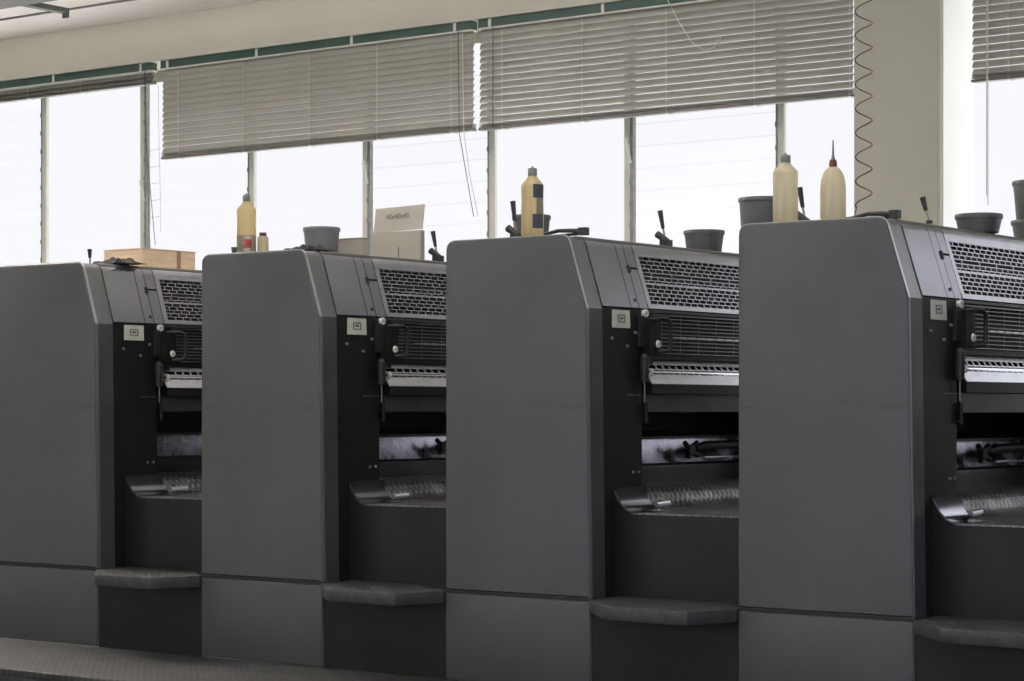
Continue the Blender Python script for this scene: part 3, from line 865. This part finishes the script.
# coiled red hose from the ceiling down to the air gun
bm = B()
pts = []; z = 2.10; cx_, cy_ = -3.845, 7.46; zt = 4.249; pitch = .0905; n = int((zt-2.10)/pitch*16)
pts += [(-3.80, 7.42, 2.048), (-3.86, 7.43, 2.052), (-3.873, 7.44, 2.07)]
for k in range(n+1):
    a = 2*PI*k/16+PI; zz = 2.10+(zt-2.10)*k/n
    rr = .030+.0028*(zz-2.1)
    pts.append((cx_+rr*math.cos(a), cy_+rr*math.sin(a), zz))
tube(bm, pts, .0026, 6)
tag(link('coiled_hose', bm, 'hose', None, True), 'thin coiled dark red hose hanging in front of the column', 'hose')

# ------------------------------------------------------------------ steel channel under the ceiling
ch = empty('steel_channel', (-13.0, 9.9, 4.05), label='grey perforated steel channel under the ceiling with a side arm, top left', cat='steel channel')
bm = B(); box(bm, 0, 4.0, -.05, .16, 0, .004); box(bm, 0, 4.0, -.05, -.046, .004, .08); box(bm, 0, 4.0, .156, .16, .004, .08)
link('channel_body', bm, 'channelgrey', ch)
bm = B()
for k in range(10):
    for q in range(2): cyl(bm, (.9+k*.05, .02+q*.07, -.001), (.9+k*.05, .02+q*.07, .0), .012, seg=10)
link('hole', bm, 'deep', ch)
for sx in (.4, 2.0, 3.6):
    bm = B(); cyl(bm, (sx, .05, .004), (sx, .05, .1999), .006, seg=8); link('hanger_rod', bm, 'steel', ch)
bm = B(); box(bm, 1.52, 1.58, .16, .54, .0, .006); box(bm, 1.574, 1.58, .16, .54, .006, .035); box(bm, 1.52, 1.58, .53, .54, -.03, .035)
link('side_arm', bm, 'channelgrey', ch)

# ------------------------------------------------------------------ light
def area(name, loc, rot, sx, sy, power, col=(1, 1, 1)):
    l = bpy.data.lights.new(name, 'AREA'); l.shape = 'RECTANGLE'; l.size = sx; l.size_y = sy; l.energy = power; l.color = col
    o = bpy.data.objects.new(name, l); COL.objects.link(o); o.location = loc; o.rotation_euler = rot
    return o
# added fill lights out of view, aimed up to brighten the ceiling
for (x, y, z, p) in ((-11, 7.2, 3.7, 430), (-8.2, 8.4, 3.5, 60), (-4.4, 6.5, 3.5, 60), (-6.5, 3.5, 3.5, 80), (-2, 3.5, 3.5, 60)):
    area('ceiling_fill_light', (x, y, z), (PI, 0, 0), 3.0, .8, p, (1, .96, .93))
# daylight from the windows of the opposite wall
area('aisle_window_light', (-4.5, -3.8, 2.3), (math.radians(90), 0, 0), 9, 2.4, 62, (.70, .84, 1))
area('aisle_window_light', (-13.2, -3.8, 2.3), (math.radians(90), 0, 0), 6, 2.4, 28, (.90, 1, .80))
# daylight through the tall side window at the end of the aisle
area('side_window_light', (3.4, 2.0, 1.9), (math.radians(90), 0, math.radians(90)), 4, 2.6, 130, (.62, .76, 1))

# overcast sky: pale band at the horizon, about three times brighter overhead; lower half brightened as added fill for the ceiling
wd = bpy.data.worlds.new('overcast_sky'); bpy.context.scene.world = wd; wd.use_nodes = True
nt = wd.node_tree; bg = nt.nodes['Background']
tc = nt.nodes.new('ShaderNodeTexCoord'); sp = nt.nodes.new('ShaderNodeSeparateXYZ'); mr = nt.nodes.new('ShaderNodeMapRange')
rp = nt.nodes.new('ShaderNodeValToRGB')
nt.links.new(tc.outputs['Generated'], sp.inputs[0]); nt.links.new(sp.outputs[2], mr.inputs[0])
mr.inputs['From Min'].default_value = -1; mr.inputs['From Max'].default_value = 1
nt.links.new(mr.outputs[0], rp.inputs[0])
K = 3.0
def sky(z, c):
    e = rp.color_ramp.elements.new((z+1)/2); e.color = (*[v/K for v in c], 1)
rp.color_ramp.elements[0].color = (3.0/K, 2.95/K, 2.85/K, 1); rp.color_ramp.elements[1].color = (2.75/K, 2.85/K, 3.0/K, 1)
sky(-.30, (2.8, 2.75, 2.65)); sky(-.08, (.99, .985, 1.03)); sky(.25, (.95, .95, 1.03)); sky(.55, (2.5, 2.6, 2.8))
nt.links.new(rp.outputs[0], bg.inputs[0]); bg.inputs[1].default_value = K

# ------------------------------------------------------------------ camera
cam = bpy.data.cameras.new('camera'); co = bpy.data.objects.new('camera', cam); COL.objects.link(co)
TH = math.atan(1628/2218)
co.location = (0, 0, EYE); co.rotation_euler = (math.radians(90), 0, TH)
cam.sensor_width = 36; cam.lens = 36*2218/1024; cam.shift_y = (408-340.5)/1024
cam.clip_end = 200
sc = bpy.context.scene; sc.camera = co
sc.view_settings.view_transform = 'Standard'; sc.view_settings.look = 'None'
sc.view_settings.exposure = 0; sc.view_settings.gamma = 1; sc.view_settings.use_curve_mapping = False
sc.cycles.use_denoising = True
